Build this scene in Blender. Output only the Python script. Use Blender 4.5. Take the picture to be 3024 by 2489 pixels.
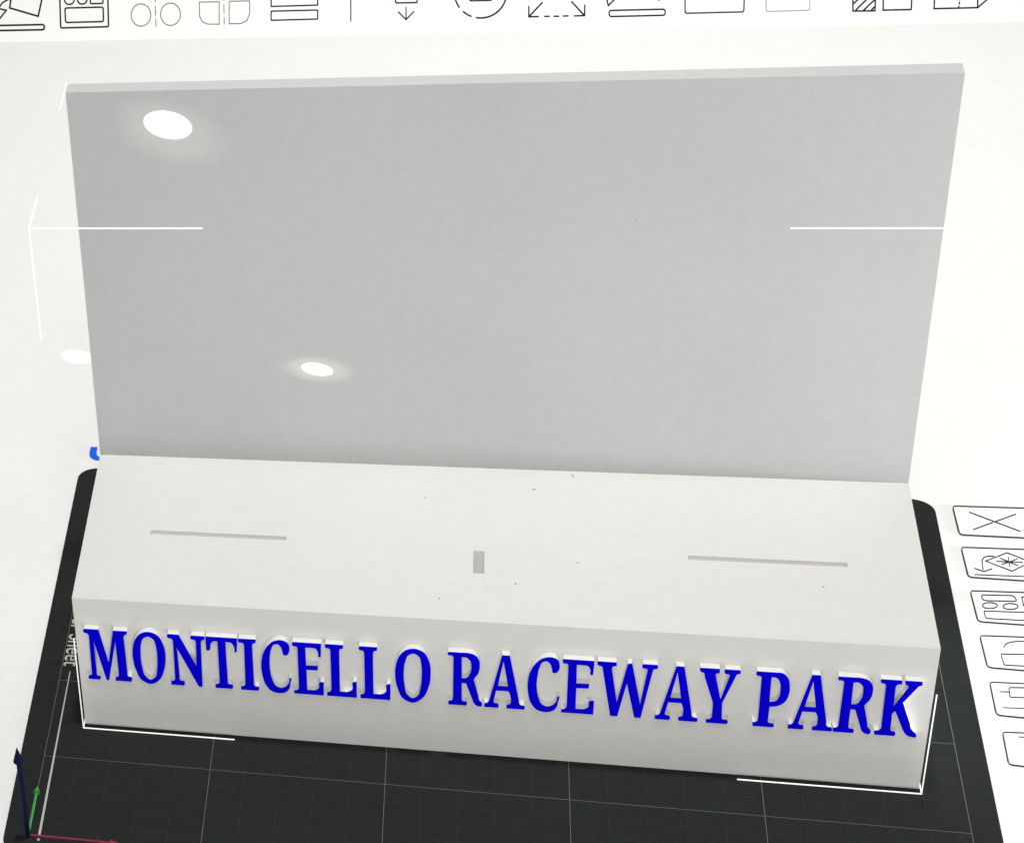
import bpy, math, random
from mathutils import Vector, Matrix
from mathutils.geometry import tessellate_polygon

for o in list(bpy.data.objects):
    bpy.data.objects.remove(o)
scene = bpy.context.scene
MM = 0.001

# ---------------------------------------------------------------- camera
CAM = Vector((124.488, -507.059, 564.670))
RIGHT = Vector((0.9203006, 0.3241080, -0.2190909))
DOWN = Vector((0.0118944, -0.5829537, -0.8124183))
FWD = Vector((-0.3910311, 0.7450631, -0.5403477))
FPX, CX, CY, PW, PH = 7110.707, -1602.509, 897.981, 3024.0, 2489.0
cam_data = bpy.data.cameras.new('camera')
cam = bpy.data.objects.new('camera', cam_data)
scene.collection.objects.link(cam)
m = Matrix((RIGHT, -DOWN, -FWD)).transposed().to_4x4()
m.translation = CAM * MM
cam.matrix_world = m
cam_data.sensor_fit = 'HORIZONTAL'
cam_data.sensor_width = 36.0
cam_data.lens = FPX / PW * 36.0
cam_data.shift_x = (PW / 2 - CX) / PW
cam_data.shift_y = (CY - PH / 2) / PW
cam_data.clip_start = 0.01
cam_data.clip_end = 50.0
scene.camera = cam

# ---------------------------------------------------------------- room light and added fill lamps
world = bpy.data.worlds.new('World')
scene.world = world
world.use_nodes = True
bg = world.node_tree.nodes['Background']
bg.inputs['Color'].default_value = (1.0, 1.0, 0.985, 1)
bg.inputs['Strength'].default_value = 0.17

def area(name, loc, target, size, power, col=(1, 0.99, 0.965)):
    l = bpy.data.lights.new(name, 'AREA')
    l.shape = 'DISK'
    l.size = size * MM
    l.energy = power
    l.color = col
    o = bpy.data.objects.new(name, l)
    scene.collection.objects.link(o)
    o.location = Vector(loc) * MM
    o.rotation_euler = (Vector(target) - Vector(loc)).to_track_quat('-Z', 'Y').to_euler()
    return o

area('top_fill', (122, 45, 1500), (122, 45, 0), 90, 10.6)  # added overhead fill, brightens the level tops
area('high_front_fill', (150, -700, 1500), (140, 60, 50), 900, 7.0)  # added large soft fill for the upper edges of the letters
area('back_fill', (165, 480, 420), (170, 450, 0), 260, 0.75)  # added fill behind the panel, whitens the surface there
area('front_fill', (150, -400, 14), (150, 49, 26), 160, 0.84)  # added low fill for the upright front faces
area('side_fill', (650, 60, 40), (150, 110, 110), 60, 2.9)  # added fill from the right, grades the panel from side to side

scene.view_settings.view_transform = 'Standard'
scene.view_settings.look = 'None'
scene.view_settings.exposure = 0.0
scene.view_settings.gamma = 1.0
scene.view_settings.use_curve_mapping = False

def spot(name, at_point, normal, lean, lean_deg, dist, half_deg, power, blend):
    """added narrow spot whose oval pool of light stands in for a lamp reflection"""
    a = math.radians(lean_deg)
    d = Vector(normal) * math.cos(a) + Vector(lean).normalized() * math.sin(a)
    p = Vector(at_point) + d * dist
    l = bpy.data.lights.new(name, 'SPOT')
    l.energy = power
    l.spot_size = math.radians(half_deg * 2)
    l.spot_blend = blend
    l.shadow_soft_size = 0.0
    l.color = (1, 0.97, 0.84)
    o = bpy.data.objects.new(name, l)
    scene.collection.objects.link(o)
    o.location = p * MM
    o.rotation_euler = (-d).to_track_quat('-Z', 'Y').to_euler()

PN = (0, -1, 0)
spot('reflection_spot', (39.1, 118.8, 179.1), PN, (-.95, 0, .31), 48, 250, 1.12, 9, 0.22)  # added spots imitate mirrored ceiling lamps, the wide ones their bloom
spot('reflection_spot', (39.6, 118.8, 176.5), PN, (-.9, 0, .4), 52, 250, 2.7, 0.6, 1.0)
spot('reflection_spot', (78.4, 118.8, 90.25), PN, (-.97, 0, .2), 60, 200, 0.70, 12, 0.4)
spot('reflection_spot', (78.4, 118.8, 90.25), PN, (-.97, 0, .1), 62, 200, 1.6, 1.0, 1.0)
spot('reflection_spot', (-17.3, 243.4, -.6), (0, 0, 1), (-.94, .33, 0), 48, 220, 1.2, 2.2, 0.8)

# ---------------------------------------------------------------- helpers
def ray(u, v):
    return RIGHT * ((u - CX) / FPX) + DOWN * ((v - CY) / FPX) + FWD

def on_level(u, v, z):
    """the point of the level plane z (mm) where the photograph's pixel lies"""
    r = ray(u, v)
    return CAM + r * ((z - CAM.z) / r.z)

def link(name, verts, faces, mat, parent=None, smooth=False):
    me = bpy.data.meshes.new(name)
    me.from_pydata([tuple(c * MM for c in v) for v in verts], [], faces)
    me.materials.append(mat)
    me.validate()
    me.update()
    o = bpy.data.objects.new(name, me)
    scene.collection.objects.link(o)
    if smooth:
        for p in me.polygons:
            p.use_smooth = True
    if parent is not None:
        o.parent = parent
        o.matrix_parent_inverse = parent.matrix_basis.inverted()
    return o

def empty(name, loc, label, cat, group=None):
    o = bpy.data.objects.new(name, None)
    o.empty_display_size = 0.005
    scene.collection.objects.link(o)
    o.location = Vector(loc) * MM
    return tag(o, label, cat, group)

def tag(o, label, cat, group=None):
    o['label'] = label
    o['category'] = cat
    if group:
        o['group'] = group
    return o

def prism(loops, lift0, lift1):
    """loops: lists of 2-D points (outer, then holes); lift(p) -> 3-D point for the near and far cap"""
    flat = [p for l in loops for p in l]
    n = len(flat)
    tris = tessellate_polygon([[Vector((p[0], p[1], 0)) for p in l] for l in loops])
    verts = [lift1(p) for p in flat] + [lift0(p) for p in flat]
    faces = [tuple(t) for t in tris] + [(t[0] + n, t[2] + n, t[1] + n) for t in tris]
    k = 0
    for l in loops:
        c = len(l)
        for i in range(c):
            a, b = k + i, k + (i + 1) % c
            faces.append((a, a + n, b + n, b))
        k += c
    return verts, faces

def fix_normals(o):
    import bmesh
    bm = bmesh.new()
    bm.from_mesh(o.data)
    bmesh.ops.recalc_face_normals(bm, faces=bm.faces)
    bm.to_mesh(o.data)
    bm.free()
    return o

def flat_px(name, loops, z0, z1, mat, parent=None):
    f = lambda z: (lambda p: on_level(p[0], p[1], z))
    v, fc = prism(loops, lambda p: on_level(p[0], p[1], z1) + Vector((0, 0, z0 - z1)), f(z1))
    return fix_normals(link(name, v, fc, mat, parent))

def offset_path(pts, d, closed):
    out = []
    n = len(pts)
    for i in range(n):
        p = Vector(pts[i])
        a = Vector(pts[i - 1]) if (closed or i > 0) else None
        b = Vector(pts[(i + 1) % n]) if (closed or i < n - 1) else None
        d1 = (p - a).normalized() if a is not None else None
        d2 = (b - p).normalized() if b is not None else None
        if d1 is None: d1 = d2
        if d2 is None: d2 = d1
        n1, n2 = Vector((-d1.y, d1.x)), Vector((-d2.y, d2.x))
        nn = (n1 + n2)
        if nn.length < 1e-4: nn = n1.copy()
        nn.normalize()
        out.append(p + nn * (d / max(0.45, nn.dot(n1))))
    return [(q.x, q.y) for q in out]

def stroke(pts, w, closed=False):
    """outline loops of a pen line of width w along pts (photograph pixels)"""
    pts = [tuple(p) for p in pts]
    if closed:
        return [offset_path(pts, w / 2, True), offset_path(pts, -w / 2, True)]
    # rounded ends
    a, b = offset_path(pts, w / 2, False), offset_path(pts, -w / 2, False)
    e = (Vector(pts[-1]) - Vector(pts[-2])).normalized() * w * 0.45
    s = (Vector(pts[0]) - Vector(pts[1])).normalized() * w * 0.45
    mid = lambda q, r, t, d: (q[0] * (1 - t) + r[0] * t + d.x, q[1] * (1 - t) + r[1] * t + d.y)
    return [a + [mid(a[-1], b[-1], .25, e), mid(a[-1], b[-1], .75, e)] + b[::-1]
            + [mid(b[0], a[0], .25, s), mid(b[0], a[0], .75, s)]]

def arc(cx, cy, rx, ry, a0, a1, n=24):
    return [(cx + rx * math.cos(math.radians(a0 + (a1 - a0) * i / n)),
             cy + ry * math.sin(math.radians(a0 + (a1 - a0) * i / n))) for i in range(n + 1)]

def rounded(quad, radii, n=5):
    """quad corners with rounded corners (radius per corner, pixels)"""
    out = []
    k = len(quad)
    for i in range(k):
        p, a, b = Vector(quad[i]), Vector(quad[i - 1]), Vector(quad[(i + 1) % k])
        r = radii[i] if isinstance(radii, (list, tuple)) else radii
        if r <= 0:
            out.append((p.x, p.y)); continue
        s, e = p + (a - p).normalized() * r, p + (b - p).normalized() * r
        for j in range(n + 1):
            t = j / n
            q = s * (1 - t) ** 2 + p * 2 * t * (1 - t) + e * t * t
            out.append((q.x, q.y))
    return out

def boxv(x0, x1, y0, y1, z0, z1):
    v = [(x, y, z) for z in (z0, z1) for y in (y0, y1) for x in (x0, x1)]
    f = [(0, 2, 3, 1), (4, 5, 7, 6), (0, 1, 5, 4), (2, 6, 7, 3), (0, 4, 6, 2), (1, 3, 7, 5)]
    return v, f

def box(name, x0, x1, y0, y1, z0, z1, mat, parent=None):
    v, f = boxv(x0, x1, y0, y1, z0, z1)
    return link(name, v, f, mat, parent)

def bevel(o, w, seg=2):
    b = o.modifiers.new('edge', 'BEVEL')
    b.width = w * MM
    b.segments = seg
    b.limit_method = 'ANGLE'
    return o

# ---------------------------------------------------------------- materials
def material(name, col, rough=0.5, spec=0.5, mottle=0.0, specks=0.0, coat=0.0, emit=0.0, tint=None, speck_scale=160.0, grain=0.0):
    m = bpy.data.materials.new(name)
    m.use_nodes = True
    nt = m.node_tree
    N, L = nt.nodes, nt.links
    b = N['Principled BSDF']
    b.inputs['Base Color'].default_value = (*col, 1)
    b.inputs['Roughness'].default_value = rough
    b.inputs['Specular IOR Level'].default_value = spec
    b.inputs['Coat Weight'].default_value = coat
    b.inputs['Coat Roughness'].default_value = 0.05
    if emit:
        b.inputs['Emission Color'].default_value = (*(tint or col), 1)
        b.inputs['Emission Strength'].default_value = emit
    if mottle or specks:
        geo = N.new('ShaderNodeNewGeometry')
        last = None
        def noise(scale, detail):
            t = N.new('ShaderNodeTexNoise')
            t.inputs['Scale'].default_value = scale
            t.inputs['Detail'].default_value = detail
            L.new(geo.outputs['Position'], t.inputs['Vector'])
            return t.outputs['Fac']
        def math_(op, a, bb):
            n = N.new('ShaderNodeMath'); n.operation = op
            for i, x in enumerate((a, bb)):
                if isinstance(x, (int, float)): n.inputs[i].default_value = x
                else: L.new(x, n.inputs[i])
            return n.outputs[0]
        big = math_('MULTIPLY', math_('SUBTRACT', noise(22.0, 3.0), 0.5), mottle * 1.3)
        mid = math_('MULTIPLY', math_('SUBTRACT', noise(260.0, 4.0), 0.5), mottle * 1.3)
        fine = math_('MULTIPLY', math_('SUBTRACT', noise(1500.0, 2.0), 0.5), mottle + grain)
        fac = math_('ADD', 1.0, math_('ADD', big, math_('ADD', mid, fine)))
        if specks:
            # stray dust: one tiny fleck in a few of the cells, stretched by a warp
            warp = N.new('ShaderNodeTexNoise'); warp.inputs['Scale'].default_value = 300.0
            L.new(geo.outputs['Position'], warp.inputs['Vector'])
            sc = N.new('ShaderNodeVectorMath'); sc.operation = 'SCALE'; sc.inputs['Scale'].default_value = 0.004
            L.new(warp.outputs['Color'], sc.inputs[0])
            ad = N.new('ShaderNodeVectorMath'); ad.operation = 'ADD'
            L.new(geo.outputs['Position'], ad.inputs[0]); L.new(sc.outputs[0], ad.inputs[1])
            v = N.new('ShaderNodeTexVoronoi'); v.inputs['Scale'].default_value = speck_scale
            L.new(ad.outputs[0], v.inputs['Vector'])
            sep = N.new('ShaderNodeSeparateColor'); L.new(v.outputs['Color'], sep.inputs[0])
            rare = math_('GREATER_THAN', sep.outputs[0], 0.45)
            size = math_('MULTIPLY', sep.outputs[1], 0.075)
            near = math_('LESS_THAN', v.outputs['Distance'], size)
            fleck = math_('MULTIPLY', math_('MULTIPLY', rare, near), math_('MULTIPLY', sep.outputs[2], specks))
            fac = math_('MULTIPLY', fac, math_('SUBTRACT', 1.0, fleck))
        mix = N.new('ShaderNodeVectorMath'); mix.operation = 'SCALE'
        mix.inputs[0].default_value = col
        L.new(fac, mix.inputs['Scale'])
        L.new(mix.outputs[0], b.inputs['Base Color'])
        if emit:
            e = N.new('ShaderNodeVectorMath'); e.operation = 'SCALE'
            e.inputs[0].default_value = tint or col
            L.new(fac, e.inputs['Scale'])
            L.new(e.outputs[0], b.inputs['Emission Color'])
    return m

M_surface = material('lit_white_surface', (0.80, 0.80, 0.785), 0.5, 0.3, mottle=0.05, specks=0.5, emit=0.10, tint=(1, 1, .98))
M_bar = material('white_strip', (0.88, 0.88, 0.865), 0.5, 0.3, mottle=0.03, emit=0.16, tint=(1, 1, .98))
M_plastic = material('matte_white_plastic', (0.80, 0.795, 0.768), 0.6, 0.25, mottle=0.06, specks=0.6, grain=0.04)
M_panel = material('dimmed_white_plastic', (0.570, 0.580, 0.584), 0.6, 0.25, mottle=0.075, specks=0.9, grain=0.04)  # same plastic as the base, with the screen's dimming put into the colour
M_letter = material('white_letter_plastic', (0.80, 0.80, 0.785), 0.6, 0.25, mottle=0.05)
M_blue = material('bright_blue_plastic', (0.003, 0.0, 0.80), 0.75, 0.0, mottle=0.04)
M_plate = material('charcoal_sheet', (0.0195, 0.023, 0.0218), 0.75, 0.08, mottle=0.3, grain=0.25)
M_grid = material('grid_line_paint', (0.15, 0.155, 0.15), 0.7, 0.1, mottle=0.2)
M_finegrid = material('fine_grid_paint', (0.037, 0.042, 0.040), 0.7, 0.1, mottle=0.3)
M_print = material('pale_print', (0.50, 0.51, 0.48), 0.7, 0.2, mottle=0.1)
M_line = material('glowing_white_line', (0.9, 0.9, 0.9), 0.5, 0.2, emit=0.6, tint=(1, 1, 1))
M_ink = material('black_ink', (0.012, 0.012, 0.015), 0.6, 0.2, mottle=0.2)
M_darkgrey = material('dark_grey_ink', (0.05, 0.05, 0.055), 0.6, 0.2, mottle=0.2)
M_grey = material('grey_ink', (0.20, 0.20, 0.20), 0.6, 0.2, mottle=0.3)
M_pale = material('pale_grey_ink', (0.40, 0.42, 0.38), 0.6, 0.2, mottle=0.2)
M_edge = material('violet_edge_shade', (0.25, 0.25, 0.30), 0.6, 0.2, mottle=0.2)
M_red = material('red_arrow_paint', (0.30, 0.022, 0.055), 0.6, 0.2, mottle=0.15)
M_green = material('green_arrow_paint', (0.06, 0.30, 0.07), 0.6, 0.2, mottle=0.15)
M_navy = material('navy_arrow_paint', (0.002, 0.002, 0.026), 0.6, 0.1, mottle=0.1)
M_skyblue = material('sky_blue_sign', (0.01, 0.13, 0.85), 0.5, 0.2, mottle=0.03)

# ---------------------------------------------------------------- the lit white surface everything lies on
GZ = -0.6
surf = box('white_surface', -900, 1150, -650, 1500, GZ - 3, GZ, M_surface)
surf['kind'] = 'structure'

# ---------------------------------------------------------------- build plate
X0, X1 = 10.70, 239.25          # stand
YF, YL = 49.35, 47.20           # front face, front of the letters
YP, YB = 118.81, 123.72         # back panel
H, HB = 190.87, 53.40
CELL = 34.02                    # plate squares are 50 by 34

plate = empty('build_plate', (125, 85, GZ), 'dark charcoal build plate with thin grey grid lines under the white stand', 'build plate')
pl = [(-7.35, -7.0), (257.15, -7.0), (257.15, 176.4), (-7.35, 176.4)]
def ellcorner(cx, cy, rx, ry, a0):
    return [(cx + rx * math.cos(math.radians(a0 + 90 * i / 8)), cy + ry * math.sin(math.radians(a0 + 90 * i / 8))) for i in range(9)]
RX, RY = 6.6, 6.0
outline = (ellcorner(-7.35 + RX, -7.0 + RY, RX, RY, 180) + ellcorner(257.15 - RX, -7.0 + RY, RX, RY, 270)
           + ellcorner(257.15 - RX, 176.4 - RY, RX, RY, 0) + ellcorner(-7.35 + RX, 176.4 - RY, RX, RY, 90))
v, f = prism([outline], lambda p: Vector((p[0], p[1], GZ)), lambda p: Vector((p[0], p[1], 0)))
sheet = fix_normals(link('sheet', v, f, M_plate, plate))
LW = 0.085
for i in range(6):
    box('grid_line', 50 * i - LW, 50 * i + LW, 0, 170, 0.002, 0.05, M_grid, plate)
for j in range(6):
    w = LW * 0.8
    box('grid_line', 0, 250, CELL * j - w, CELL * j + w, 0.002, 0.044, M_grid, plate)
vs, fs = [], []
def addbox(*a):
    v, f = boxv(*a)
    k = len(vs)
    vs.extend(v); fs.extend(tuple(i + k for i in q) for q in f)
for i in range(26):
    if i % 5: addbox(10 * i - .05, 10 * i + .05, 0, 170, 0.002, 0.036)
for j in range(26):
    if j % 5: addbox(0, 250, CELL / 5 * j - .05, CELL / 5 * j + .05, 0.002, 0.030)
fg = link('fine_grid', vs, fs, M_finegrid, plate)
fg['kind'] = 'stuff'
v, f = prism([[(2.75, 72.3), (3.05, 72.3), (3.48, 1.2), (2.75, 1.2)]], lambda p: Vector((p[0], p[1], .004)), lambda p: Vector((p[0], p[1], .07)))
fix_normals(link('printed_line', v, f, M_print, plate))
box('printed_dot', 2.75, 3.5, -1.15, -0.35, 0.004, 0.07, M_print, plate)
# printed words running down the left side of the plate
cu = bpy.data.curves.new('plate_words', 'FONT')
cu.body = 'er Sheet'
cu.align_x = 'RIGHT'
cu.size = 8.1 * MM
cu.extrude = 0.03 * MM
cu.offset = 0.02 * MM
tmp = bpy.data.objects.new('tmp', cu)
scene.collection.objects.link(tmp)
dg = bpy.context.evaluated_depsgraph_get()
me = bpy.data.meshes.new_from_object(tmp.evaluated_get(dg))
bpy.data.objects.remove(tmp)
words = bpy.data.objects.new('plate_words', me)
scene.collection.objects.link(words)
me.materials.clear(); me.materials.append(M_print)
words.matrix_world = Matrix.Translation(Vector((0.45, 74.8, 0.05)) * MM) @ Matrix.Rotation(-math.pi / 2, 4, 'Z') @ Matrix.Diagonal((0.84, 1.0, 1.0, 1.0))
mw = words.matrix_world.copy()
words.parent = plate
words.matrix_parent_inverse = plate.matrix_basis.inverted()
words.matrix_basis = mw
words['label'] = 'pale grey printed words running down the plate beside the stand'

# ---------------------------------------------------------------- the stand
stand = empty('display_stand', (125, 85, 0.05), 'white display stand with tall back panel and raised blue letters on its front', 'display stand')
PZ = 0.06
# base block: a level top with two long slots and a narrow channel let into it
xs = sorted([X0, 30.65, 70.75, 123.45, 126.45, 180.3, 220.4, X1])
ys = sorted([YF, 53.6, 80.65, 82.5, 80.1, YP])
def top_z(i, j):
    x, y = (xs[i] + xs[i + 1]) / 2, (ys[j] + ys[j + 1]) / 2
    if 80.65 < y < 82.5 and (30.65 < x < 70.75 or 180.3 < x < 220.4): return -1
    if 53.6 < y < 80.1 and 123.45 < x < 126.45: return None
    return HB
vs, fs = [], []
def quad(*p):
    k = len(vs); vs.extend(p); fs.append((k, k + 1, k + 2, k + 3))
nx, ny = len(xs) - 1, len(ys) - 1
for i in range(nx):
    for j in range(ny):
        z = top_z(i, j); a, b, c, d = xs[i], xs[i + 1], ys[j], ys[j + 1]
        if z == -1:             # a long shallow slot: upright front lip, flat floor, sloping back
            lo, e = HB - 1.35, d - 0.31
            quad((a, c, HB), (b, c, HB), (b, c, lo), (a, c, lo))
            quad((a, c, lo), (b, c, lo), (b, e, lo), (a, e, lo))
            quad((a, e, lo), (b, e, lo), (b, d, HB), (a, d, HB))
            quad((a, c, HB), (a, c, lo), (a, e, lo), (a, d, HB))
            quad((b, c, lo), (b, c, HB), (b, d, HB), (b, e, lo))
            continue
        if z is None:           # a narrow notch: a shallow tongue falling to a lip, then a deep pit
            prof = [(c, HB), (72.15, HB - 1.8), (72.15, HB - 7.5), (76.8, HB - 7.5), (d, HB)]
            for (ya, za), (yb, zb) in zip(prof, prof[1:]):
                quad((a, ya, za), (b, ya, za), (b, yb, zb), (a, yb, zb))
            for x, o in ((a, 1), (b, -1)):
                for poly in ([(c, HB), (72.15, HB - 1.8), (72.15, HB)], [(72.15, HB), (72.15, HB - 7.5), (76.8, HB - 7.5), (d, HB)]):
                    k = len(vs); vs.extend([(x, y, zz) for y, zz in poly]); fs.append(tuple(range(k, k + len(poly)))[::o])
            continue
        quad((a, c, z), (b, c, z), (b, d, z), (a, d, z))
quad((X0, YF, PZ), (X1, YF, PZ), (X1, YF, HB), (X0, YF, HB))
quad((X1, YF, PZ), (X1, YP, PZ), (X1, YP, HB), (X1, YF, HB))
quad((X1, YP, PZ), (X0, YP, PZ), (X0, YP, HB), (X1, YP, HB))
quad((X0, YP, PZ), (X0, YF, PZ), (X0, YF, HB), (X0, YP, HB))
quad((X0, YP, PZ), (X1, YP, PZ), (X1, YF, PZ), (X0, YF, PZ))
link('base_block', vs, fs, M_plastic, stand)
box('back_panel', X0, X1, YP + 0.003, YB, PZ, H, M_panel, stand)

GLYPHS = {
    'M': (13.60, '0.07,20.88 4.50,20.88 6.64,7.51 8.78,20.88 12.98,20.88 12.85,19.71 c12.30,19.45 c11.82,18.45 11.99,3.31 c12.18,2.13 c13.04,1.78 12.90,0.00 8.20,0.00 8.30,1.42 c9.06,1.71 c9.36,2.72 9.24,16.51 6.27,0.00 5.49,0.00 2.70,16.46 2.69,2.67 c2.88,1.59 c3.64,1.39 3.51,0.00 0.03,0.00 0.14,1.48 c0.98,1.73 c1.20,2.52 1.42,17.84 c1.05,19.09 c0.00,19.53'),
    'O': (27.64, 'c5.20,21.23 c7.59,20.28 c9.27,16.73 c9.75,11.45 c9.10,6.02 c7.31,1.52 c4.82,-0.36 c2.40,0.76 c0.73,4.67 c0.00,9.99 c0.24,14.30 c1.43,18.40 c3.08,20.51;c4.98,19.41 c6.36,18.58 c7.12,15.47 c7.28,10.68 c6.91,5.81 c5.93,2.20 c4.74,1.37 c3.46,2.50 c2.57,6.47 c2.41,11.83 c2.87,16.14 c3.71,18.61'),
    'N': (38.44, '0.06,20.88 3.28,20.88 7.90,8.30 8.16,18.40 c7.83,19.26 c6.87,19.44 6.91,20.88 10.81,20.88 10.67,19.57 c9.95,19.19 c9.60,18.27 9.26,0.00 8.12,0.00 2.47,15.66 2.67,3.49 c2.92,1.95 c3.93,1.62 3.78,0.00 0.00,0.00 0.09,1.50 c1.02,1.87 c1.31,2.98 1.50,17.80 c1.09,19.18 c0.02,19.51'),
    'T': (49.46, '0.05,20.88 9.17,20.88 8.86,15.37 8.12,15.36 c8.01,17.81 c7.39,19.01 c6.23,19.27 5.71,19.28 5.73,3.01 c6.05,1.76 c7.01,1.64 6.87,0.00 1.99,0.00 2.06,1.46 c3.02,1.77 c3.37,2.88 3.45,19.23 c2.23,19.12 c1.43,18.00 c0.86,15.42 0.00,15.39'),
    'I': (58.93, '0.10,20.88 5.01,20.88 4.92,19.60 c4.18,19.27 c3.89,18.46 3.84,2.97 c4.17,1.72 c5.09,1.55 4.95,0.00 0.00,0.00 0.07,1.36 c1.01,1.62 c1.34,2.56 1.58,18.46 c1.17,19.31 c0.08,19.47'),
    'C': (65.19, '6.35,15.45 c7.19,15.38 c8.02,16.65 c8.16,18.75 c7.53,20.51 c6.10,21.26 c4.10,20.88 c2.21,18.98 c0.71,15.71 c0.00,11.44 c0.12,6.69 c1.08,2.53 c2.66,0.28 c4.85,-0.35 c6.71,0.33 c7.79,2.04 c8.07,3.77 c8.10,6.16 c7.64,4.15 c6.79,2.68 c5.29,1.78 c4.02,2.40 c3.00,4.85 c2.41,9.03 c2.51,13.78 c3.07,17.50 c3.87,19.39 c4.78,19.69 c5.66,18.78 c6.08,17.15'),
    'E': (74.20, '0.12,20.88 8.13,20.88 7.94,15.51 7.15,15.60 c7.06,17.77 c6.44,18.95 c5.51,19.07 3.64,19.11 3.73,11.72 7.05,11.83 6.98,10.15 3.75,10.04 3.78,1.70 5.79,1.69 c6.97,2.56 c7.55,5.26 8.52,5.25 8.44,0.00 0.00,0.00 0.04,1.21 c1.04,1.52 c1.43,2.52 1.45,18.18 c1.19,19.20 c0.18,19.41'),
    'L': (92.91, '0.00,20.88 4.91,20.88 4.86,19.58 c4.08,19.30 c3.75,18.50 3.68,1.95 5.65,1.94 c7.08,2.99 c7.65,6.29 8.43,6.37 8.37,0.00 0.00,0.00 0.02,1.41 c0.92,1.77 c1.30,2.70 1.31,18.28 c0.90,19.32 c0.02,19.49'),
    'R': (117.13, '0.00,20.88 3.68,20.88 c5.29,20.88 c7.11,20.17 c8.25,18.25 c8.45,15.99 c8.03,13.14 c6.85,10.62 8.18,3.89 c8.54,2.22 c9.10,1.55 8.94,0.00 c7.97,0.13 c7.10,0.92 c6.46,2.83 4.79,8.97 3.68,9.01 3.68,2.54 c4.07,1.54 c4.91,1.47 4.88,0.00 0.07,0.00 0.06,1.43 c1.00,1.74 c1.28,2.76 1.39,18.87 c0.94,19.59 c0.01,19.66;3.59,19.08 c4.55,19.27 c5.75,18.17 c6.15,15.76 c5.80,12.67 c4.77,10.92 3.70,10.82'),
    'A': (126.89, '4.55,20.88 6.58,20.88 9.29,3.22 c9.73,1.62 c10.66,1.40 10.65,0.00 5.98,0.00 5.96,1.42 c6.88,1.73 c7.07,2.73 6.39,6.94 3.14,6.91 2.60,3.24 c2.72,1.80 c3.66,1.49 3.68,0.00 0.02,0.00 0.00,1.41 c0.90,1.77 c1.36,3.01;4.96,18.62 6.30,8.67 3.56,8.65'),
    'W': (156.38, '0.00,20.88 4.80,20.88 4.82,19.56 c3.89,19.35 c3.63,18.43 5.35,5.36 7.61,20.57 8.75,20.88 11.35,5.24 12.74,18.76 c12.42,19.29 c11.57,19.39 11.50,20.88 15.22,20.88 15.24,19.45 c14.47,19.34 c14.02,18.40 11.69,0.00 10.03,0.00 7.65,13.10 5.67,0.00 3.80,0.00 1.27,18.09 c0.89,19.25 c0.07,19.47'),
    'Y': (182.27, '0.00,20.88 4.82,20.88 4.87,19.31 c4.04,19.15 c3.94,17.93 5.60,9.36 7.36,18.27 c7.19,19.13 c6.30,19.26 6.21,20.88 9.96,20.88 9.97,19.55 c9.24,19.37 c8.79,18.15 6.11,8.11 6.29,2.86 c6.65,1.58 c7.72,1.43 7.66,0.00 2.45,0.00 2.38,1.30 c3.39,1.52 c3.82,2.52 3.84,7.68 1.18,17.65 c0.73,19.27 c0.11,19.58'),
    'P': (196.29, '0.00,20.88 4.90,20.88 c6.43,20.66 c7.63,19.08 c8.27,16.15 c8.21,12.71 c7.31,9.81 c5.76,8.35 3.85,7.93 3.78,2.77 c4.14,1.50 c5.18,1.30 5.22,0.00 0.11,0.00 0.02,1.39 c1.06,1.77 c1.32,2.94 1.23,18.44 c0.76,19.33 c0.12,19.40;3.60,19.10 c4.76,19.00 c5.68,17.60 c6.07,14.64 c5.94,11.83 c5.09,10.01 3.68,9.65'),
    'K': (226.08, '0.06,20.88 4.99,20.88 5.04,19.53 c4.03,19.34 c3.64,18.42 3.77,11.02 6.59,18.26 c6.54,19.09 c5.94,19.58 5.83,20.88 9.75,20.88 9.81,19.55 c9.10,19.27 c8.61,18.38 5.89,12.82 8.28,4.84 c9.03,2.47 c10.03,1.16 10.10,0.00 c9.26,0.00 c7.87,0.61 c6.76,2.43 4.31,9.46 3.68,8.45 3.79,2.96 c4.14,1.70 c4.92,1.45 4.96,0.00 0.11,0.00 0.00,1.36 c1.05,1.74 c1.57,2.58 1.34,18.27 c0.98,19.37 c0.19,19.62'),
}
def hermite(loop):
    """polygon with 'c' points joined by smooth curves"""
    n = len(loop); out = []
    P = [Vector((x, z)) for c, x, z in loop]
    def tan(i):
        if not loop[i][0]: return None
        a, b = P[i] - P[i - 1], P[(i + 1) % n] - P[i]
        return (a.normalized() * b.length + b.normalized() * a.length).normalized()
    for i in range(n):
        j = (i + 1) % n
        out.append(tuple(P[i]))
        d = P[j] - P[i]
        ti, tj = tan(i), tan(j)
        if (ti is None and tj is None) or (d.length > 5.0 and (ti is None or tj is None)):
            continue
        if d.length > 7: continue
        ti = (ti if ti is not None else (2 * d.normalized() - tj).normalized()) * d.length
        tj = (tj if tj is not None else (2 * d.normalized() - ti.normalized()).normalized()) * d.length
        for k in range(1, 5):
            t = k / 5
            q = (P[i] * (2 * t**3 - 3 * t**2 + 1) + ti * (t**3 - 2 * t**2 + t)
                 + P[j] * (-2 * t**3 + 3 * t**2) + tj * (t**3 - t**2))
            out.append(tuple(q))
    return out
def parse(s):
    return [hermite([(t[0] == 'c', *map(float, t.lstrip('c').split(','))) for t in l.split()]) for l in s.split(';')]

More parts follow.
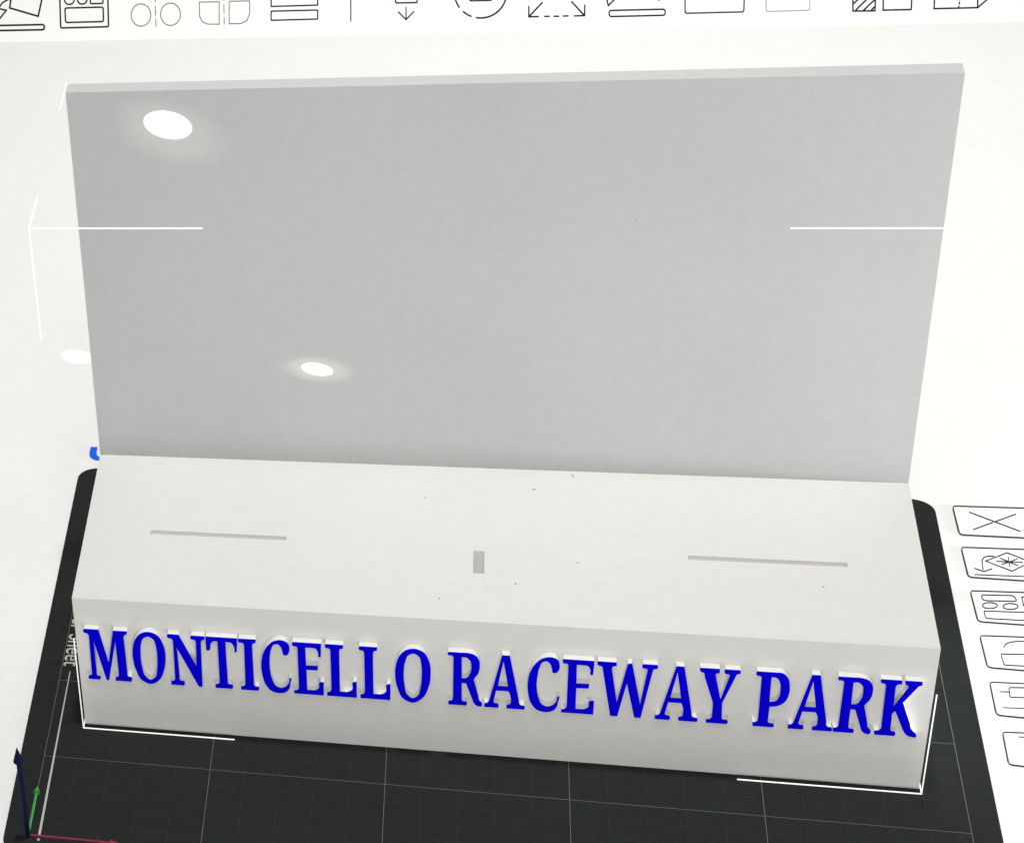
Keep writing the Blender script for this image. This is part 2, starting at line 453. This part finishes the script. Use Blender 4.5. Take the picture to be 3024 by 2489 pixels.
BASE = 21.9
meshes = {}
def glyph_meshes(ch):
    if ch not in meshes:
        loops = parse(GLYPHS[ch][1])
        skin = 0.22
        v, f = prism(loops, lambda p: Vector((p[0], YF - 0.004, p[1])), lambda p: Vector((p[0], YL + skin, p[1])))
        a = fix_normals(link('letter', v, f, M_letter))
        v, f = prism(loops, lambda p: Vector((p[0], YL + skin - 0.002, p[1])), lambda p: Vector((p[0], YL, p[1])))
        b = fix_normals(link('letter_face', v, f, M_blue))
        meshes[ch] = (a.data, b.data)
        bpy.data.objects.remove(a); bpy.data.objects.remove(b)
    return meshes[ch]
TEXT = [('M', None), ('O', None), ('N', None), ('T', None), ('I', None), ('C', None), ('E', None),
        ('L', 83.55), ('L', None), ('O', 102.65), ('R', None), ('A', None), ('C', 138.38), ('E', 147.35),
        ('W', None), ('A', 171.70), ('Y', None), ('P', None), ('A', 205.11), ('R', 216.08), ('K', None)]
for ch, x in TEXT:
    a, b = glyph_meshes(ch)
    x = GLYPHS[ch][0] if x is None else x
    la = bpy.data.objects.new('letter', a); scene.collection.objects.link(la)
    la.parent = stand; la.matrix_parent_inverse = stand.matrix_basis.inverted()
    la.location = Vector((x, 0, BASE)) * MM
    la['label'] = 'raised white letter ' + ch + ' with bright blue front'
    fb = bpy.data.objects.new('letter_face', b); scene.collection.objects.link(fb)
    fb.parent = la

# ---------------------------------------------------------------- thin white corner brackets round the stand
W, D, T = X1 - X0, YB - YL, 0.19976
TH = 0.14
def bracket(x, y, z, sx, sy, sz, arms, label, TH=TH):
    e = empty('corner_bracket', (x, y, z), label, 'bracket', 'thin white corner brackets around the stand')
    for a in arms:
        lo, hi = [x - TH, y - TH, z - TH], [x + TH, y + TH, z + TH]
        k = 'xyz'.index(a)
        s, L = ((sx, W), (sy, D), (sz, H))[k]
        lo[k], hi[k] = sorted(((x, y, z)[k] + s * (TH if a != arms[0] else -TH), (x, y, z)[k] + s * L * T))
        box('arm', lo[0], hi[0], lo[1], hi[1], lo[2], hi[2], M_line, e)
xa, xb = X0 - 0.25, X1 + 0.25
bracket(xa, YL - .2, 0.5, 1, 1, 1, 'xyz', 'thin white corner bracket at the lower left front corner of the stand')
bracket(xb, YL - .2, 0.5, -1, 1, 1, 'xyz', 'thin white corner bracket at the lower right front corner of the stand')
bracket(xa, YL - .2, H, 1, 1, -1, 'xyz', 'thin white floating corner bracket crossing the left side of the back panel')
bracket(xb, YL - .2, H, -1, 1, -1, 'xyz', 'thin white floating corner bracket crossing the right side of the back panel')
bracket(xa - .1, YB + .3, H + .1, 1, -1, -1, 'y', 'short white line behind the top left corner of the back panel', 0.09)

# ---------------------------------------------------------------- axis arrows at the plate's corner
def arrow(name, direction, length, r, hr, hl, mat, label):
    o0 = Vector((0, 0, 0.9))
    e = empty(name, o0, label, 'arrow', 'axis arrows at the corner of the plate')
    d = Vector(direction)
    q = d.to_track_quat('Z', 'Y')
    def ring(t, rad, n=16):
        return [tuple(o0 + q @ Vector((rad * math.cos(2 * math.pi * i / n), rad * math.sin(2 * math.pi * i / n), t))) for i in range(n)]
    n = 16
    v = ring(0, r) + ring(length - hl, r)
    f = [(i, (i + 1) % n, n + (i + 1) % n, n + i) for i in range(n)] + [tuple(range(n))[::-1], tuple(range(n, 2 * n))]
    link('shaft', v, f, mat, e)
    v = ring(length - hl + .02, hr) + [tuple(o0 + d * length)]
    f = [(i, (i + 1) % n, n) for i in range(n)] + [tuple(range(n))[::-1]]
    link('head', v, f, mat, e)
arrow('red_arrow', (1, 0, 0), 27.5, .3, .85, 3.2, M_red, 'red arrow lying along the front edge of the dark plate')
arrow('green_arrow', (0, 1, 0), 20.2, .42, 1.15, 3.0, M_green, 'green arrow pointing away along the left side of the plate')
arrow('blue_arrow', (0, 0, 1), 37.3, .75, 1.55, 6.0, M_navy, 'dark navy arrow standing upright at the plate corner')

# ---------------------------------------------------------------- blue sign fragment behind the plate
bl = [(342, 113), (398, 115), (391, 160), (396, 185), (418, 203), (470, 206), (500, 185), (512, 117), (566, 119), (552, 185), (520, 222), (460, 232), (405, 225), (365, 217), (336, 195), (329, 170)]
bl = [(150 + .3455 * x, 1280 + .3455 * y) for x, y in bl]
tag(flat_px('blue_sign', [bl], GZ, GZ + .4, M_skyblue), 'bright blue curved letter peeking out left of the panel base', 'letter')

# ---------------------------------------------------------------- toolbar along the top
bar = flat_px('toolbar', [[(-260, -150), (3300, -225), (3300, 55), (3024, 61), (2200, 79), (1512, 92), (700, 109), (0, 123), (-260, 128)]], GZ, GZ + .25, M_bar)
tag(bar, 'plain white toolbar strip across the top under the outline icons', 'toolbar')
TZ = GZ + .25
def icon(name, label, strokes, mat, zb=TZ, up=.12):
    us = [p[0] for s in strokes for p in s[0]]; ws = [p[1] for s in strokes for p in s[0]]
    c = on_level(sum(us) / len(us), sum(ws) / len(ws), zb)
    e = empty(name, c, label, 'icon', 'outline icons on the toolbar')
    for s in strokes:
        pts, w, closed = s[0], s[1], s[2]
        flat_px(s[3] if len(s) > 3 else 'line', stroke(pts, w, closed), zb, zb + up, mat, e)
    return e
def A(*p): return [(.18966 * x, .18966 * y) for x, y in p]
def B(*p): return [(360 + .3319 * x, .3319 * y) for x, y in p]
def Cc(*p): return [(1060 + .23708 * x, .23708 * y) for x, y in p]
def Dd(*p): return [(1540 + .3319 * x, .3319 * y) for x, y in p]
def E(*p): return [(2240 + .37174 * x, .37174 * y) for x, y in p]

icon('orient_icon', 'black icon of a tilted square above a long rounded bar, leftmost on the toolbar', [
    (A((150, 128), (595, 258), (680, -140), (215, -300)), 5, True, 'square'),
    (A((-60, 110), (-10, 140), (98, 165), (-40, 340)), 4.5, False, 'arrow'),
    (A((-60, 160), (0, 100), (40, 45), (120, 0), (160, -15)), 4.5, False, 'arrow'),
    (rounded(A((-60, 402), (690, 387), (690, 467), (-60, 481)), [6, 7, 7, 6]), 5, True, 'bar')], M_ink)
icon('arrange_icon', 'black icon of a square frame holding circles and a wide rectangle', [
    (rounded(A((925, -220), (1675, -230), (1690, 420), (945, 440)), 5), 4.6, True, 'frame'),
    (rounded(A((1010, 130), (1605, 115), (1612, 340), (1022, 355)), 6), 4.4, True, 'rectangle'),
    (arc(204.8, -1.5, 14.6, 15.5, 0, 345, 23), 4.2, True, 'circle'), (arc(242.8, -2, 14.6, 15, 0, 345, 23), 4.2, True, 'circle'),
    (rounded(A((1402, -90), (1600, -95), (1604, 58), (1408, 62)), 4), 4.2, True, 'box')], M_ink)
icon('mirror_circles_icon', 'thin grey icon of two circles on either side of a dashed line', [
    (arc(416.4, 45.3, 29, 33, 0, 348, 30), 2.8, True, 'circle'), (arc(503.6, 43, 29.4, 33, 0, 348, 30), 2.8, True, 'circle'),
    (B((295, -30), (297, 20)), 2.8, False, 'dash'), (B((297, 62), (300, 138)), 2.8, False, 'dash'), (B((301, 174), (303, 238)), 2.8, False, 'dash')], M_grey)
icon('mirror_squares_icon', 'thin grey icon of two half rounded squares beside a dashed line', [
    (B((688, 22), (865, 18), (866, 218), (762, 217), (715, 195), (692, 150)), 2.8, True, 'square'),
    (B((955, 15), (1137, 10), (1137, 120), (1113, 185), (1060, 212), (955, 214)), 2.8, True, 'square'),
    (B((907, -25), (907, 6)), 2.6, False, 'dash'), (B((907, 42), (909, 124)), 2.6, False, 'dash'), (B((910, 162), (910, 218)), 2.6, False, 'dash')], M_grey)
icon('bars_icon', 'black icon of two stacked wide rectangles', [
    (rounded(B((1328, 102), (1742, 92), (1742, 172), (1328, 183)), 2), 4, True, 'bar'),
    (rounded(B((1328, -30), (1742, -40), (1742, 48), (1328, 60)), 2), 4, True, 'bar')], M_ink)
icon('separator_line', 'single thin upright dark line between the icons', [(B((2036, -90), (2037, 192)), 3.6, False, 'line')], M_darkgrey)
icon('drop_icon', 'black icon of an arrow pointing down below a small box', [
    (rounded(Cc((452, -110), (722, -115), (726, 36), (457, 40)), 4), 4.2, True, 'box'),
    (Cc((587, 98), (587, 232)), 3.6, False, 'shaft'), (Cc((492, 153), (587, 248), (683, 148)), 3.8, False, 'arrowhead'),
    (Cc((335, -20), (347, 0)), 4, False, 'dash')], M_ink)
icon('orbit_icon', 'black icon of a broken circle around a small box', [
    (arc(1419, -23, 77.5, 77, 99, -20, 30), 4.8, False, 'arc'), (arc(1419, -23, 77.5, 77, 131, 111, 8), 4.6, False, 'arc'),
    (arc(1419, -23, 77.5, 77, 172, 144, 8), 4.6, False, 'arc'),
    (rounded(Cc((1378, -110), (1650, -115), (1652, 8), (1382, 14)), 4), 4.2, True, 'box')], M_ink)
icon('scale_icon', 'black icon of two outward diagonal arrows joined by a dashed line', [
    (Dd((65, 62), (66, 152), (150, 150)), 4.4, False, 'arrowhead'), (Dd((70, 147), (185, 25)), 4.6, False, 'shaft'),
    (Dd((563, 48), (562, 141), (472, 144)), 4.4, False, 'arrowhead'), (Dd((557, 137), (447, 18)), 4.6, False, 'shaft'),
    (Dd((206, 148), (247, 148)), 4.4, False, 'dash'), (Dd((289, 147), (331, 147)), 4.4, False, 'dash'), (Dd((371, 145), (414, 144)), 4.4, False, 'dash'),
    (Dd((64, -12), (67, 0)), 4, False, 'dash')], M_ink)
icon('flatten_icon', 'black icon of a pointed shape above a long rounded bar, right of the scale arrows', [
    (rounded(Dd((780, 96), (1278, 84), (1280, 138), (780, 150)), 8), 4.4, True, 'bar'),
    (Dd((740, -70), (773, 52), (850, -25)), 4.4, False, 'pointer'), (Dd((1190, -8), (1230, 2)), 4.4, False, 'dash')], M_ink)
icon('box_icon', 'dark icon of a wide open box with rounded lower corners', [
    (rounded(Dd((1453, -150), (1988, -162), (1978, 108), (1457, 121)), 6), 4.2, True, 'frame')], M_darkgrey)
icon('pale_box_icon', 'faint pale grey box icon beside the wide dark box', [
    (rounded(E((56, -150), (414, -160), (406, 84), (62, 94)), 5), 3.4, True, 'frame')], M_pale)
icon('hatched_icon', 'black icon of a hatched square beside an empty square', [
    (E((750, -120), (935, -125), (925, 88), (750, 90)), 4.4, True, 'square'),
    (E((756, 30), (800, -10), (860, -66)), 4.6, False, 'hatch'), (E((775, 80), (865, -8), (925, -66)), 4.6, False, 'hatch'), (E((836, 82), (926, -2)), 4.6, False, 'hatch'), (E((895, 84), (926, 52)), 4.6, False, 'hatch'),
    (E((992, -120), (1224, -125), (1213, 78), (990, 83)), 4.4, True, 'square')], M_ink)
icon('cube_icon', 'black icon of a box with one slanted side, rightmost on the toolbar', [
    (E((1402, -120), (1744, -125), (1741, 63), (1395, 71)), 4.4, True, 'front'),
    (E((1741, 63), (1815, 0), (1860, -40)), 4.2, False, 'side'),
    (E((1596, -8), (1598, 2)), 4, False, 'dot'), (E((1594, 22), (1597, 32)), 4.4, False, 'dot'), (E((1590, 50), (1592, 58)), 4, False, 'dot')], M_ink)

# ---------------------------------------------------------------- buttons down the right side
def R(*p): return [(2500 + .4031 * x, 1300 + .4031 * y) for x, y in p]
def S(*p): return [(2700 + .6045 * x, 1440 + .6045 * y) for x, y in p]
def button(name, label, tl, bl, slope_t, slope_b, strokes):
    XR = 3150
    q = [tl, (XR, tl[1] + (XR - tl[0]) * slope_t), (XR + (bl[0] - tl[0]), bl[1] + (XR - tl[0]) * slope_b), bl]
    c = on_level((tl[0] + XR) / 2, (tl[1] + bl[1]) / 2, GZ)
    e = empty(name, c, label, 'button', 'outlined white buttons down the right side')
    rr = rounded(q, [11, 11, 16, 14])
    flat_px('tile', [rr], GZ, GZ + .25, M_bar, e)
    z = GZ + .25
    flat_px('outline', stroke(rr, 3.4, True), z, z + .12, M_ink, e)
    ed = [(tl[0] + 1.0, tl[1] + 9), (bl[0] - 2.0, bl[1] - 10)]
    flat_px('shaded_edge', stroke([(p[0] + 2.2, p[1]) for p in ed], 4.2, False), z, z + .1, M_edge, e)  # grey strip painted as shade along the tile's left edge
    for s in strokes:
        flat_px(s[3] if len(s) > 3 else 'line', stroke(s[0], s[1], s[2]), z, z + .12, M_ink, e)
button('close_button', 'white outlined button with a thin black cross, topmost in the right column', (2812.4, 1493.5), (2832.6, 1578), .031, .048, [
    (R((900, 525), (1272, 665)), 3.2, False, 'cross_bar'), (R((930, 652), (1070, 601)), 3.2, False, 'cross_bar'), (R((1096, 592), (1240, 540)), 3.2, False, 'cross_bar')])
button('rotate_button', 'white outlined button with a diamond, a star and a turning arrow', (2837.8, 1615.2), (2858.8, 1703), .035, .066, [
    (R((1020, 882), (1178, 822), (1350, 890), (1212, 957)), 3.2, True, 'diamond'),
    (R((1100, 885), (1290, 893)), 2.8, False, 'ray'), (R((1128, 863), (1184, 886)), 2.8, False, 'ray'), (R((1198, 893), (1255, 915)), 2.8, False, 'ray'), (R((1185, 858), (1189, 884)), 2.8, False, 'ray'), (R((1191, 896), (1195, 922)), 2.8, False, 'ray'), (R((1135, 908), (1182, 893)), 2.8, False, 'ray'), (R((1200, 886), (1250, 868)), 2.8, False, 'ray'),
    (R((1080, 847), (1030, 848), (1003, 858), (992, 880), (1000, 945)), 3.2, False, 'arrow_shaft'), (R((938, 936), (1008, 960), (1065, 940)), 3.2, False, 'arrowhead'),
    (R((940, 982), (1400, 999)), 2.8, False, 'baseline')])
button('layout_button', 'white outlined button with a pill, two ovals and a box', (2864.8, 1743.4), (2887, 1834), .033, .074, [
    (rounded(R((982, 1130), (1225, 1136), (1252, 1178), (1002, 1172)), 9), 3.2, True, 'pill'),
    (arc(2923.3, 1787, 22, 8.8, 0, 345, 23), 3.2, True, 'oval'), (arc(2984.5, 1789.8, 22, 8.8, 0, 345, 23), 3.2, True, 'oval'),
    (rounded(R((1005, 1248), (1420, 1262), (1440, 1325), (1022, 1302)), 5), 3, True, 'box'),
    (R((1420, 1140), (1284, 1146), (1298, 1210), (1430, 1214)), 3.2, False, 'bracket')])
button('lock_button', 'white outlined button with an arch over a box', (2893, 1875.6), (2915.2, 1969.2), .037, .085, [
    (R((1155, 1512), (1165, 1490), (1200, 1476), (1260, 1470), (1420, 1474)), 3.2, False, 'arch'),
    (rounded(R((1130, 1562), (1440, 1570), (1460, 1658), (1155, 1644)), 5), 3.2, True, 'box')])
button('slider_button', 'white outlined button with a small knob above a line', (2921.9, 2013), (2941.8, 2109.8), .042, .1, [
    (S((418, 994), (462, 996)), 2.8, False, 'line'), (rounded(S((462, 974), (580, 976), (586, 1024), (468, 1022)), 6), 3.2, True, 'knob'),
    (S((435, 1072), (640, 1080)), 2.8, False, 'line')])
button('lowest_button', 'white outlined button mostly cut off by the edge, lowest in the right column', (2959.9, 2160.6), (2978, 2256), .035, .11, [
    (S((510, 1215), (640, 1221)), 2.8, False, 'line')])
